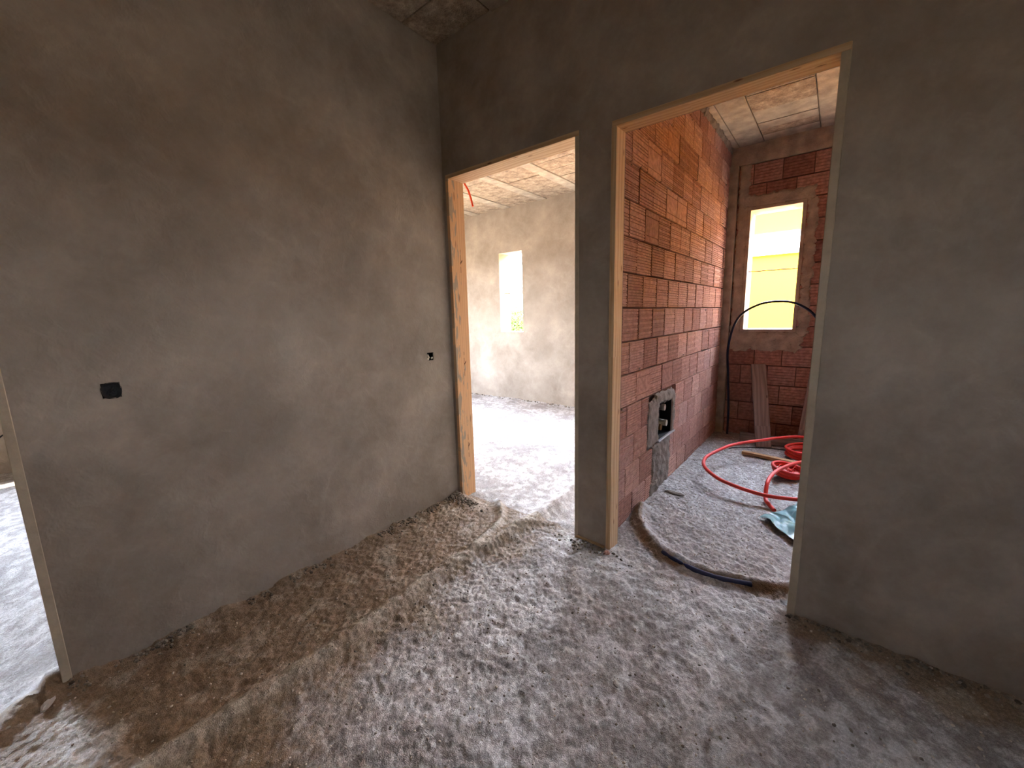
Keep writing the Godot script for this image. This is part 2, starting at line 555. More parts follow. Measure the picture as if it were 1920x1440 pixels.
func smear(mb: MB, o: Vector3, u: Vector3, w: Vector3, nrm: Vector3, cell: float, thick: float, seed_: int, rag := 0.02) -> void:
	# hand-thrown mortar: a lumpy sheet with a ragged outline, thinning into the wall at its edge
	var f := noise(seed_, 14.0, 4)
	var nu := int(max(2, u.length() / cell))
	var nv := int(max(2, w.length() / cell))
	var un := u.normalized()
	var wn := w.normalized()
	var pts := PackedVector3Array()
	for j in nv + 1:
		for i in nu + 1:
			var p := o + u * (float(i) / nu) + w * (float(j) / nv)
			var ea: float = rag * f.get_noise_3d(p.x + 3.0, p.y, p.z) * 2.0
			var eb: float = rag * f.get_noise_3d(p.x, p.y + 7.0, p.z) * 2.0
			var rim := 0.0 if (i == 0 or j == 0 or i == nu or j == nv) else 1.0
			p += un * ea + wn * eb
			pts.append(p + nrm * (rim * thick * (0.65 + 0.75 * f.get_noise_3d(p.x, p.y, p.z)) - (1.0 - rim) * 0.004))
	mb.grid(nu, nv, pts, nrm)

func oriented(mb: MB, from: int, xf: Transform3D) -> void:
	for i in range(from, mb.v.size()):
		mb.v[i] = xf * mb.v[i]
		mb.n[i] = (xf.basis * mb.n[i]).normalized()

func plank(called: String, label: String, category: String, m: Material, size: Vector3, xf: Transform3D) -> void:
	var mb := MB.new()
	mb.box(-size * 0.5, size * 0.5, 0.002)
	var o := obj(called, mb, m)
	o.transform = xf
	tag(o, label, category)

func between(a: Vector3, b: Vector3, side: Vector3) -> Transform3D:
	# a frame whose y axis runs from a to b and whose x axis is near side
	var y := (b - a).normalized()
	var x := (side - y * side.dot(y)).normalized()
	return Transform3D(Basis(x, y, x.cross(y)), (a + b) * 0.5)

# ------------------------------------------------------------------ bricks
func brick_mesh(length: float, height: float, depth: float, grooves: Array, chip := false) -> ArrayMesh:
	# face towards +x at x = 0, y from 0 to height, z centred; grooves: heights (0..1) of the scored lines
	var mb := MB.new()
	var prof := [Vector2(-depth, 0), Vector2(-0.004, 0), Vector2(0, 0.003)]
	for g in grooves:
		var y: float = g * height
		prof.append(Vector2(0, y - 0.0028)); prof.append(Vector2(-0.0050, y - 0.0018)); prof.append(Vector2(-0.0050, y + 0.0018)); prof.append(Vector2(0, y + 0.0028))
	prof.append(Vector2(0, height - 0.003)); prof.append(Vector2(-0.004, height)); prof.append(Vector2(-depth, height))
	var l := length * 0.5
	for i in prof.size() - 1:
		var a: Vector2 = prof[i]
		var b: Vector2 = prof[i + 1]
		var nn := Vector3((b - a).y, -(b - a).x, 0).normalized()
		mb.quad(Vector3(a.x, a.y, -l), Vector3(a.x, a.y, l), Vector3(b.x, b.y, l), Vector3(b.x, b.y, -l), nn)
	for s in [-1.0, 1.0]:
		for i in range(1, prof.size() - 1):
			mb.tri(Vector3(-depth, 0, l * s), Vector3(prof[i].x, prof[i].y, l * s), Vector3(prof[i + 1].x, prof[i + 1].y, l * s), Vector3(0, 0, s))
	return mb.mesh()

func brick_wall(wall: Node3D) -> void:
	# running bond of scored hollow bricks on the bathroom side of the partition
	var rng := RandomNumberGenerator.new()
	rng.seed = 5
	var sets := [[0.07, 0.16, 0.25, 0.34, 0.43, 0.52, 0.61, 0.70, 0.79, 0.88, 0.95], [0.06, 0.13, 0.24, 0.30, 0.41, 0.47, 0.58, 0.64, 0.75, 0.81, 0.92], [0.08, 0.17, 0.26, 0.42, 0.51, 0.60, 0.76, 0.85, 0.93], [0.06, 0.12, 0.18, 0.33, 0.40, 0.47, 0.62, 0.69, 0.76, 0.90, 0.95], [0.2, 0.8]]
	var full := []
	for s in sets: full.append(brick_mesh(PITCH - 0.011, COURSE - 0.009, 0.05, s))
	var first := [-0.452, -0.339, -0.463, -0.346, -0.476, -0.366, -0.485, -0.318, -0.443, -0.318, -0.445, -0.333, -0.44, -0.303, -0.44]
	for r in 15:
		var y0 := -0.037 + COURSE * r
		var hgt: float = min(COURSE - 0.009, HR - 0.03 - y0)
		if hgt < 0.04: continue
		var z: float = first[r]
		while z < -0.02: z += PITCH
		while z > ZF + 0.02:
			var a: float = max(z - PITCH, ZF + 0.01) + 0.0055
			var b: float = min(z, -T - 0.003) - 0.0055
			z -= PITCH
			# leave room for the manifold box and the mortared chase under it
			var cut := []
			if r == 3 or r == 2: cut = [-1.245, -0.70]
			elif r < 2: cut = [-1.165, -0.80]
			var pieces := [[a, b]]
			if cut.size() > 0: pieces = [[a, min(b, cut[0])], [max(a, cut[1]), b]] if a < cut[1] and b > cut[0] else pieces
			for pc in pieces:
				var len_: float = pc[1] - pc[0]
				if len_ < 0.02: continue
				var kind: int = rng.randi_range(0, 3) if rng.randf() > 0.06 else 4
				if r >= 10: kind = [2, 4, 2, 3][rng.randi_range(0, 3)]
				var me: Mesh = full[kind] if abs(len_ - (PITCH - 0.011)) < 0.002 and hgt > COURSE - 0.010 else brick_mesh(len_, hgt, 0.05, sets[kind])
				var o := obj("brick", me, M.brick[rng.randi_range(0, 4)], wall)
				o.position = Vector3(XB + rng.randf_range(-0.0025, 0.0015), y0 + rng.randf_range(0.003, 0.006), (pc[0] + pc[1]) * 0.5)
				o.rotation = Vector3(rng.randf_range(-0.006, 0.006), rng.randf_range(-0.006, 0.006), 0)

func red_bricks(wall: Node3D) -> void:
	# the far wall of the bathroom, laid in the same bricks
	var rng := RandomNumberGenerator.new()
	rng.seed = 8
	for r in 15:
		var y0 := -0.037 + COURSE * r
		var hgt: float = min(COURSE - 0.009, HR - 0.18 - y0)
		if hgt < 0.05: continue
		var x := 1.17 - (0.11 if r % 2 else 0.0)
		while x < 2.2:
			var a: float = max(x, 1.165)
			var b: float = min(x + PITCH - 0.007, 2.19)
			x += PITCH
			var pieces := [[a, b]]
			if y0 + hgt > 1.06 and y0 < 2.19: pieces = [[a, min(b, 1.275)], [max(a, 1.695), b]] if a < 1.695 and b > 1.275 else pieces
			for pc in pieces:
				if pc[1] - pc[0] < 0.02: continue
				var o := obj("brick", brick_mesh(pc[1] - pc[0], hgt, 0.04, [0.1, 0.25, 0.4, 0.55, 0.7, 0.85]), M.brick[rng.randi_range(0, 4)], wall)
				o.position = Vector3((pc[0] + pc[1]) * 0.5, y0 + 0.004, ZF - 0.004 + rng.randf_range(-0.002, 0.002))
				o.rotation.y = -PI / 2

# ------------------------------------------------------------------ the scene
func _ready() -> void:
	# ---- camera, sky, sun, exposure
	var cam := Camera3D.new()
	cam.name = "camera"
	cam.position = Vector3(2.0084, 1.2541, 1.8710)
	cam.rotation = Vector3(-0.16626, 0.67387, -0.02487)
	cam.fov = 86.885
	cam.near = 0.02
	add_child(cam)
	cam.current = true

	var env := Environment.new()
	env.background_mode = Environment.BG_SKY
	env.tonemap_mode = Environment.TONE_MAPPER_LINEAR
	env.tonemap_exposure = 5.0
	env.sdfgi_enabled = true
	env.ssao_enabled = true
	env.ssil_enabled = true
	var sky := Sky.new()
	var sm := ProceduralSkyMaterial.new()
	sm.sky_top_color = Color(0.76, 0.81, 0.89)
	sm.sky_horizon_color = Color(0.95, 0.96, 0.97)
	sm.sky_energy_multiplier = 3.6
	sm.ground_horizon_color = Color(0.72, 0.66, 0.56)
	sm.ground_bottom_color = Color(0.60, 0.53, 0.43)
	sm.ground_energy_multiplier = 1.0
	sky.sky_material = sm
	env.sky = sky
	var we := WorldEnvironment.new()
	we.name = "world_environment"
	we.environment = env
	add_child(we)

	var sun := DirectionalLight3D.new()
	sun.name = "sun"
	sun.light_color = Color(1.0, 0.93, 0.80)
	sun.light_energy = 2.0
	sun.light_angular_distance = 0.6
	sun.shadow_enabled = true
	sun.sky_mode = DirectionalLight3D.SKY_MODE_LIGHT_ONLY
	add_child(sun)
	sun.look_at_from_position(Vector3.ZERO, Vector3(0.355, -1.0, -0.22))

	make_materials()
	build_shell()
	build_ceilings()
	build_doors()
	build_bathroom_walls()
	build_bathroom_things()
	build_hall_things()
	build_outdoors()

var hall_floor: Node3D
var bed_floor: Node3D
var bath_floor: Node3D

func build_shell() -> void:
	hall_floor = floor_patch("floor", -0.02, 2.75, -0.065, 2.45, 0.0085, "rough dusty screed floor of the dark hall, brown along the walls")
	floor_patch("floor", 2.74, 4.05, -0.065, 3.45, 0.06, "screed floor at the far end of the hall")
	floor_patch("floor", -0.02, 2.76, 2.44, 3.45, 0.06, "screed floor at the back of the hall")
	bed_floor = floor_patch("floor", -3.65, 1.02, -2.93, -0.055, 0.018, "pale dusty screed floor of the bright bedroom")
	bath_floor = floor_patch("floor", 1.04, 2.25, -2.78, -0.055, 0.0085, "grey droppings-covered screed floor of the brick bathroom")
	floor_patch("floor", 2.24, 3.55, -2.78, -0.055, 0.05, "screed floor of the hidden half of the bathroom")
	floor_patch("floor", -3.65, -0.01, -0.1, 3.45, 0.022, "pale rough floor of the sunlit room past the left opening")

	var mb := MB.new()
	slab_with_holes(mb, 2, Vector3(XO, -0.05, -T), Vector3(4.05, HC + 0.02, 0), [[X1L - 0.025, -0.1, X1R + 0.02, H1 + 0.025], [X2L - 0.025, -0.1, X2R + 0.028, H2 + 0.025]])
	struct(obj("wall_back", mb, M.plaster), "grey plastered hall wall with the two door openings", "wall")

	mb = MB.new()
	slab_with_holes(mb, 0, Vector3(-0.12, -0.05, 0), Vector3(0, HC + 0.02, 3.45), [[1.882, -0.1, 2.80, 2.12], [1.622, 1.0, 1.672, 1.054], [0.155, 0.988, 0.207, 1.038]])
	struct(obj("wall_left", mb, M.plaster), "mottled grey plastered hall wall with two electrical box holes", "wall")

	mb = MB.new()
	slab_with_holes(mb, 0, Vector3(4.0, -0.05, -0.1), Vector3(4.2, HC + 0.02, 3.6), [[1.0, 1.2, 1.21, 1.9]])  # slit opening added out of view to fill the hall with light
	struct(obj("wall_right", mb, M.plaster), "plastered end wall of the hall with a small slit opening added for fill light", "wall")
	mb = MB.new()
	slab_with_holes(mb, 2, Vector3(XO, -0.05, 3.4), Vector3(4.2, HC + 0.02, 3.6), [])
	struct(obj("wall_front", mb, M.plaster), "plain plastered wall across the hall", "wall")

	mb = MB.new()
	slab_with_holes(mb, 2, Vector3(XO - 0.25, -0.3, ZB - 0.25), Vector3(1.03, HC + 0.3, ZB), [[-1.974, 1.02, -1.552, 2.16], [-0.69, 1.02, 0.75, 2.16]])  # second window widened out of view to throw light on the left hall wall
	struct(obj("wall_far", mb, M.plaster), "sunlit beige plastered far wall of the bedroom with a slit window", "wall")
	mb = MB.new()
	slab_with_holes(mb, 0, Vector3(XO - 0.25, -0.3, ZB), Vector3(XO, HC + 0.3, 3.6), [[-1.85, 0.60, -0.70, 2.10], [1.75, 1.1, 2.9, 2.15]])
	struct(obj("wall_outer", mb, M.plaster), "plastered outer wall of bedroom and left room with window openings", "wall")

	# rebar left standing across the slit windows
	for w in [[-1.974, -1.552, 1.585, ZB - 0.10, "thin rusty bar across the bedroom slit window"], [-0.69, 0.75, 1.585, ZB - 0.10, "thin rusty bar across the second bedroom window, widened for light, behind the pillar"], [1.28, 1.69, 1.625, ZF - 0.08, "thin rusty bar across the bathroom window above the yellow house"]]:
		var b := MB.new()
		var pts := PackedVector3Array()
		for k in 13: pts.append(Vector3(lerp(w[0] - 0.01, w[1] + 0.01, k / 12.0), w[2] + 0.002 * sin(k * 1.7), w[3]))
		b.tube(pts, 0.005, 8)
		tag(obj("window_bar", b, M.rebar), w[4], "bar")

func build_ceilings() -> void:
	var mb := MB.new()
	mb.box(Vector3(-0.12, HC + 0.012, -T), Vector3(4.2, HC + 0.3, 3.6))
	mb.box(Vector3(XO - 0.25, HC + 0.012, -0.05), Vector3(-0.1, HC + 0.3, 3.6))
	var hall := obj("ceiling", mb, M.concrete)
	struct(hall, "dark beam and block ceiling of the hall", "ceiling")
	# hall: a joist and blocks where the camera sees them
	var rng := RandomNumberGenerator.new()
	rng.seed = 3
	for r in [[0.0, 0.43, "ceiling_block"], [0.44, 0.56, "joist"], [0.57, 1.03, "ceiling_block"]]:
		var z := 0.0
		while z < 1.3:
			var l := 0.25 if r[2] == "ceiling_block" else 1.4
			var b := MB.new()
			b.box(Vector3(r[0] + 0.002, HC - (0.012 if r[2] == "joist" else 0.0) + rng.randf_range(-0.002, 0.002), z + 0.003), Vector3(r[1] - 0.002, HC + 0.02, z + l - 0.003), 0.003)
			obj(r[2], b, M.block if r[2] == "ceiling_block" else M.concrete, hall)
			z += l
	# bedroom
	mb = MB.new()
	mb.box(Vector3(XO - 0.25, HR + 0.015, ZB - 0.25), Vector3(1.03, HR + 0.25, -T + 0.01))
	var bed := obj("ceiling", mb, M.concrete)
	struct(bed, "beam and block ceiling of the bright bedroom", "ceiling")
	var joists := [0.58, -0.015, -0.605, -1.185, -1.795, -2.385, -2.97]
	for x in joists:
		var b := MB.new()
		b.box(Vector3(x - 0.065, HR - 0.006, ZB - 0.01), Vector3(x + 0.065, HR + 0.03, -T), 0.003)
		obj("joist", b, M.concrete, bed)
	var bays := [[0.645, 0.985]]
	for i in joists.size() - 1: bays.append([joists[i + 1] + 0.065, joists[i] - 0.065])
	bays.append([XO, joists[-1] - 0.065])
	for bay in bays:
		var z := -T - 0.01 - rng.randf() * 0.04
		while z > ZB:
			var z1: float = max(z - 0.236, ZB - 0.01)
			var b := MB.new()
			b.box(Vector3(bay[0] + 0.004, HR + rng.randf_range(-0.002, 0.005), z1 + 0.0035), Vector3(bay[1] - 0.004, HR + 0.03, z - 0.0035), 0.003)
			obj("ceiling_block", b, M.block, bed)
			z = z1
	# bathroom
	mb = MB.new()
	mb.box(Vector3(1.0, HR + 0.015, ZF - 0.25), Vector3(3.6, HR + 0.25, -T + 0.01))
	var bath := obj("ceiling", mb, M.concrete)
	struct(bath, "cast board-marked ceiling of the brick bathroom", "ceiling")
	for st in [[1.10, 1.152], [1.158, 1.352], [1.768, 3.5]]:
		var b := MB.new()
		b.box(Vector3(st[0], HR - 0.003, ZF - 0.005), Vector3(st[1], HR + 0.03, -T), 0.002)
		obj("joist", b, M.concrete, bath)
	var zs := [-T, -0.42, -0.72, -1.05, -1.38, -1.72, -2.03, -2.28, -2.42, -2.56, ZF - 0.005]
	for i in zs.size() - 1:
		var b := MB.new()
		b.box(Vector3(1.357, HR + rng.randf_range(-0.001, 0.004), zs[i + 1] + 0.003), Vector3(1.760, HR + 0.03, zs[i] - 0.003), 0.002)
		obj("ceiling_block", b, M.block if i in [0, 2, 4, 5, 8] else M.concrete, bath)
	# the left room
	mb = MB.new()
	mb.box(Vector3(XO, HR, -0.05), Vector3(-0.12, HR + 0.1, 3.45))
	struct(obj("ceiling", mb, M.concrete), "plain slab ceiling of the room past the left opening", "ceiling")

func build_doors() -> void:
	# bedroom door: pine lining
	var d := Node3D.new()
	d.name = "door_1"; add_child(d)
	struct(d, "pale pine lining of the bedroom door opening", "door frame")
	var mb := MB.new()
	# the left jamb carries its own picture of grain, cement smears and pencil marks on its face
	mb.box(Vector3(X1L - 0.025, -0.02, -T - 0.004), Vector3(X1L, H1, 0.002), 0.0015)
	for i in mb.v.size():
		mb.t[i] = Vector2((0.002 - mb.v[i].z) / (T + 0.006), 1.0 - (mb.v[i].y + 0.02) / (H1 + 0.02))
	obj("jamb", mb, M.pine_jamb, d)
	mb = MB.new()
	mb.box(Vector3(X1R, -0.02, -T - 0.004), Vector3(X1R + 0.022, H1, 0.002), 0.0015)
	obj("jamb", mb, M.plaster_pale, d)
	mb = MB.new()
	mb.box(Vector3(X1L - 0.025, H1, -T - 0.004), Vector3(X1R + 0.022, H1 + 0.025, 0.001), 0.0015)
	obj("head", mb, M.pine, d)
	# bathroom door
	d = Node3D.new()
	d.name = "door_2"; add_child(d)
	struct(d, "pine lining of the bathroom door opening, smeared with plaster", "door frame")
	mb = MB.new()
	mb.box(Vector3(X2L - 0.026, -0.02, -0.095), Vector3(X2L, H2, 0.003), 0.002)
	obj("jamb", mb, M.pine, d)
	mb = MB.new()
	mb.box(Vector3(X2R, -0.02, -0.095), Vector3(X2R + 0.027, H2, 0.003), 0.002)
	obj("jamb", mb, M.plaster_pale, d)
	mb = MB.new()
	mb.box(Vector3(X2L - 0.026, H2, -0.095), Vector3(X2R + 0.027, H2 + 0.026, 0.001), 0.002)
	obj("head", mb, M.pine, d)
	mb = MB.new()
	# behind the lining the wall is bare blockwork down to the opening
	mb.box(Vector3(X2L - 0.026, -0.02, -T), Vector3(X2L - 0.012, H2, -0.095))
	mb.box(Vector3(X2R + 0.012, -0.02, -T), Vector3(X2R + 0.027, H2, -0.095))
	mb.box(Vector3(X2L - 0.026, H2 + 0.012, -T), Vector3(X2R + 0.027, H2 + 0.026, -0.095))
	obj("rebate", mb, M.mortar, d)
	# opening to the left room
	d = Node3D.new()
	d.name = "door_3"; add_child(d)
	struct(d, "plaster-covered lining at the end of the left hall wall", "door frame")
	mb = MB.new()
	mb.box(Vector3(-0.124, -0.02, 1.88), Vector3(0.003, 2.1, 1.905), 0.002)
	obj("jamb", mb, M.plaster_pale, d)
	mb = MB.new()
	mb.box(Vector3(-0.124, -0.02, 2.778), Vector3(0.003, 2.1, 2.802), 0.002)
	obj("jamb", mb, M.plaster_pale, d)
	mb = MB.new()
	mb.box(Vector3(-0.124, 2.1, 1.88), Vector3(0.002, 2.122, 2.802), 0.002)
	obj("head", mb, M.plaster_pale, d)

func build_bathroom_walls() -> void:
	# partition: plaster towards the bedroom, hollow bricks towards the bathroom
	var mb := MB.new()
	mb.box(Vector3(0.982, -0.05, ZB), Vector3(0.996, HC, -T))
	slab_with_holes(mb, 0, Vector3(0.996, -0.05, ZF - 0.2), Vector3(XB - 0.032, HC, -T), [[-1.19, 0.365, -0.905, 0.617]])
	var part := obj("wall_partition", mb, M.joint)
	struct(part, "partition of ribbed hollow clay bricks in running bond", "wall")
	var skin := MB.new()
	skin.box(Vector3(0.975, -0.05, ZB), Vector3(0.983, HC, -T))
	obj("plaster_skin", skin, M.plaster, part)
	brick_wall(part)
	# mortar round the manifold box, down the chase and along the ceiling
	var mo := MB.new()
	var nx := Vector3.RIGHT
	smear(mo, Vector3(XB - 0.004, 0.35, -0.905), Vector3(0, 0, 0.22), Vector3(0, 0.325, 0), nx, 0.012, 0.012, 101, 0.012)
	smear(mo, Vector3(XB - 0.004, 0.615, -1.20), Vector3(0, 0, 0.38), Vector3(0, 0.085, 0), nx, 0.012, 0.012, 102, 0.012)
	smear(mo, Vector3(XB - 0.006, 0.35, -1.265), Vector3(0, 0, 0.075), Vector3(0, 0.33, 0), nx, 0.012, 0.012, 103, 0.008)
	obj("mortar_surround", mo, M.mortar, part)
	mo = MB.new()
	smear(mo, Vector3(XB - 0.008, -0.03, -1.185), Vector3(0, 0, 0.385), Vector3(0, 0.385, 0), nx, 0.011, 0.016, 104, 0.012)
	smear(mo, Vector3(XB - 0.004, -0.03, -0.90), Vector3(0, 0, 0.14), Vector3(0, 0.12, 0), nx, 0.011, 0.02, 105, 0.012)
	obj("mortar_chase", mo, M.mortar, part)
	mo = MB.new()
	smear(mo, Vector3(XB - 0.004, HR - 0.05, ZF + 0.01), Vector3(0, 0, 2.55), Vector3(0.02, 0.056, 0), Vector3(0.9, -0.4, 0).normalized(), 0.014, 0.016, 106, 0.016)
	obj("mortar_fillet", mo, M.mortar, part)
	# loose dabs in the joints
	mo = MB.new()
	var rng := RandomNumberGenerator.new()
	rng.seed = 17
	for k in 46:
		var y := -0.037 + COURSE * rng.randi_range(1, 14) + rng.randf_range(-0.02, 0.02)
		mo.lump(Vector3(XB - 0.003, y, rng.randf_range(-2.6, -0.25)), Vector3(0.004, rng.randf_range(0.004, 0.014), rng.randf_range(0.004, 0.012)), rng)
	obj("mortar_dabs", mo, M.mortar, part).set_meta("kind", "stuff")

	# far wall
	mb = MB.new()
	slab_with_holes(mb, 2, Vector3(1.03, -0.3, ZF - 0.25), Vector3(3.6, HC + 0.25, ZF - 0.028), [[1.28, 1.067, 1.69, 2.185], [2.35, 1.067, 2.90, 2.185]])  # second opening, out of view, is added to brighten the bathroom
	var far := obj("wall_bath", mb, M.joint)
	struct(far, "dark red brick far wall of the bathroom round its window", "wall")
	red_bricks(far)
	var nz := Vector3.BACK
	mo = MB.new()
	smear(mo, Vector3(1.165, 0.93, ZF - 0.004), Vector3(0.100, 0, 0), Vector3(0, 1.70, 0), nz, 0.014, 0.010, 111, 0.01)
	smear(mo, Vector3(1.21, 2.205, ZF - 0.002), Vector3(0.56, 0, 0), Vector3(0, 0.115, 0), nz, 0.014, 0.012, 112, 0.014)
	smear(mo, Vector3(1.715, 0.98, ZF - 0.002), Vector3(0.09, 0, 0), Vector3(0, 1.24, 0), nz, 0.014, 0.012, 113, 0.02)
	smear(mo, Vector3(1.17, 0.86, ZF - 0.002), Vector3(0.60, 0, 0), Vector3(0, 0.185, 0), nz, 0.014, 0.012, 114, 0.02)
	obj("mortar_surround", mo, M.concrete, far)
	mo = MB.new()
	mo.box(Vector3(1.06, HR - 0.17, ZF - 0.02), Vector3(3.5, HR + 0.01, ZF + 0.012), 0.004)
	obj("ring_beam", mo, M.concrete, far)
	mo = MB.new()
	mo.box(Vector3(1.08, -0.05, ZF - 0.02), Vector3(1.160, HR - 0.165, ZF + 0.035), 0.004)
	obj("corner_post", mo, M.concrete, far)
	# plastered reveal of the window
	mo = MB.new()
	mo.box(Vector3(1.256, 1.042, ZF - 0.248), Vector3(1.284, 2.212, ZF + 0.007), 0.002)
	mo.box(Vector3(1.686, 1.042, ZF - 0.248), Vector3(1.716, 2.212, ZF + 0.007), 0.002)
	mo.box(Vector3(1.27, 2.181, ZF - 0.248), Vector3(1.70, 2.212, ZF + 0.0065), 0.002)
	mo.box(Vector3(1.27, 1.042, ZF - 0.248), Vector3(1.70, 1.069, ZF + 0.0065), 0.002)
	obj("reveal", mo, M.concrete, far)
	mb = MB.new()
	mb.box(Vector3(3.5, -0.05, ZF - 0.2), Vector3(3.6, HC, -T))
	struct(obj("wall_side", mb, M.brick[0]), "brick side wall of the bathroom behind the right jamb", "wall")

func coil(c: Vector3, r: float, turns: int, tilt: Vector3, seed_: int, rise := 0.016) -> PackedVector3Array:
	var rng := RandomNumberGenerator.new()
	rng.seed = seed_
	var b := Basis.from_euler(tilt)
	var out := PackedVector3Array()
	var n := turns * 26
	var w := 0.0
	for i in n + 1:
		var an := TAU * i / 26.0
		if i % 9 == 0: w = rng.randf_range(-0.012, 0.012)
		var rr := r + w * 0.5 + 0.012 * sin(an * 0.37 + seed_)
		out.append(c + b * Vector3(rr * cos(an), rise * i / 26.0 + 0.004 * sin(an * 1.3), rr * 0.8 * sin(an)))
	return out

func build_bathroom_things() -> void:
	# manifold box let into the brick partition
	var t := thing("manifold_box", "black recessed plumbing manifold box in the ribbed brick wall", "plumbing box", Vector3(XB - 0.05, 0.365, -1.0475))
	var mb := MB.new()
	var lo := Vector3(-0.036, 0.002, -0.140)
	var hi := Vector3(0.046, 0.25, 0.140)
	mb.box(Vector3(lo.x, lo.y, lo.z), Vector3(lo.x + 0.003, hi.y, hi.z))
	mb.box(lo, Vector3(hi.x, lo.y + 0.003, hi.z))
	mb.box(Vector3(lo.x, hi.y - 0.003, lo.z), hi)
	mb.box(lo, Vector3(hi.x, hi.y, lo.z + 0.003))
	mb.box(Vector3(lo.x, lo.y, hi.z - 0.003), hi)
	obj("casing", mb, M.black_box, t)
	var spots := [[0.03, 0.218, M.chrome], [-0.02, 0.093, M.chrome], [0.10, 0.088, M.brass]]
	for s in spots:
		mb = MB.new()
		# a valve stub standing out of the box: hexagonal body, threads, cap
		var c := Vector3(-0.022, s[1], s[0])
		var pts := PackedVector3Array()
		for k in 4: pts.append(c + Vector3(0.010 * k, 0, 0))
		mb.tube(pts, 0.026, 6)
		pts = PackedVector3Array()
		for k in 11: pts.append(c + Vector3(0.03 + 0.0032 * k, 0, 0))
		mb.tube(pts, 0.020, 12, false, 0.2)
		pts = PackedVector3Array()
		for k in 3: pts.append(c + Vector3(0.012, -0.018 - 0.012 * k, -0.008 * k))
		mb.tube(pts, 0.011, 10)
		var vv := obj("valve", mb, s[2], t)
		mb = MB.new()
		pts = PackedVector3Array([c + Vector3(0.064, 0, 0), c + Vector3(0.072, 0, 0), c + Vector3(0.076, 0, 0)])
		mb.tube(pts, 0.023, 12)
		obj("cap", mb, s[2], vv)
	mb = MB.new()
	mb.tube(PackedVector3Array([Vector3(-0.03, 0.05, 0.03), Vector3(-0.03, 0.22, 0.03), Vector3(-0.03, 0.24, 0.03)]), 0.011, 10)
	mb.tube(PackedVector3Array([Vector3(-0.03, 0.03, -0.05), Vector3(-0.03, 0.16, -0.05), Vector3(-0.03, 0.2, -0.05)]), 0.011, 10)
	obj("pipe", mb, M.grey_box, t)
	mb = MB.new()
	mb.box(Vector3(0.036, -0.012, -0.21), Vector3(0.062, -0.002, 0.15), 0.002)
	obj("lower_flange", mb, M.steel, t)

	# red heating hose: a big springy loop lifted off the floor
	var r := 0.0125
	var pts := [Vector3(2.14, 0.03, -1.75), Vector3(2.13, 0.09, -2.10), Vector3(2.02, 0.14, -2.34), Vector3(1.84, 0.16, -2.32), Vector3(1.698, 0.16, -2.187), Vector3(1.595, 0.155, -2.064), Vector3(1.493, 0.15, -1.943), Vector3(1.397, 0.14, -1.811), Vector3(1.332, 0.13, -1.637), Vector3(1.29, 0.12, -1.473), Vector3(1.298, 0.11, -1.34), Vector3(1.344, 0.10, -1.243), Vector3(1.438, 0.09, -1.142), Vector3(1.53, 0.08, -1.101), Vector3(1.63, 0.07, -1.083), Vector3(1.753, 0.064, -1.077), Vector3(1.905, 0.065, -1.12), Vector3(2.05, 0.06, -1.22), Vector3(2.14, 0.02, -1.4)]
	mb = MB.new()
	mb.tube(curve(pts, 14), r, 12)
	tag(obj("heating_hose", mb, M.red_hose), "wide loop of red heating hose sprung up off the bathroom floor", "hose")
	mb = MB.new()
	pts = [Vector3(2.08, 0.06, -1.85), Vector3(1.98, 0.10, -1.82), Vector3(1.88, 0.125, -1.709), Vector3(1.796, 0.13, -1.514), Vector3(1.748, 0.12, -1.364), Vector3(1.731, 0.10, -1.218), Vector3(1.737, 0.028, -1.118), Vector3(1.763, 0.02, -1.051), Vector3(1.799, 0.014, -0.991)]
	mb.tube(curve(pts, 14), r, 12)
	tag(obj("heating_hose", mb, M.red_hose), "short bend of red hose dipping under the teal plastic sheet", "hose")
	mb = MB.new()
	mb.tube(coil(Vector3(1.91, 0.022, -2.20), 0.14, 5, Vector3(0.05, 0, 0.04), 4), r, 10)
	tag(obj("hose_coil", mb, M.red_hose), "flat coil of red hose lying beside the pale batten", "hose")
	t = thing("hose_bundle", "knotted bundle of red hose wrapped in red film", "hose bundle", Vector3(1.80, 0.0, -1.66))
	mb = MB.new()
	mb.tube(coil(Vector3(0, 0.03, 0), 0.085, 3, Vector3(0.15, 0.4, -0.1), 9, 0.022), 0.012, 10)
	obj("hose", mb, M.red_hose, t)
	mb = MB.new()
	var f := noise(121, 16.0, 3)
	var gp := PackedVector3Array()
	for j in 15:
		for i in 27:
			var an := TAU * i / 26.0
			var th := PI * (j + 0.001) / 14.002
			var p := Vector3(sin(th) * cos(an) * 0.078, cos(th) * 0.034, sin(th) * sin(an) * 0.062)
			gp.append(Vector3(0, 0.045, 0) + p * (1.0 + 0.45 * f.get_noise_3dv(p * 9.0)))
	mb.grid(26, 14, gp, Vector3.UP)
	for i in mb.n.size():
		if mb.n[i].dot(mb.v[i] - Vector3(0, 0.045, 0)) < 0.0: mb.n[i] = -mb.n[i]
	obj("film", mb, M.red_film, t)
	mb = MB.new()
	for k in 4:
		var o := -0.045 + 0.03 * k
		mb.tube(curve([Vector3(o - 0.01, 0.055, 0.075), Vector3(o, 0.088, 0.03), Vector3(o + 0.01, 0.092, -0.02), Vector3(o + 0.02, 0.06, -0.07)], 6), 0.0035, 6)
	obj("tie", mb, M.red_hose, t)

	# black hose arching across the window
	mb = MB.new()
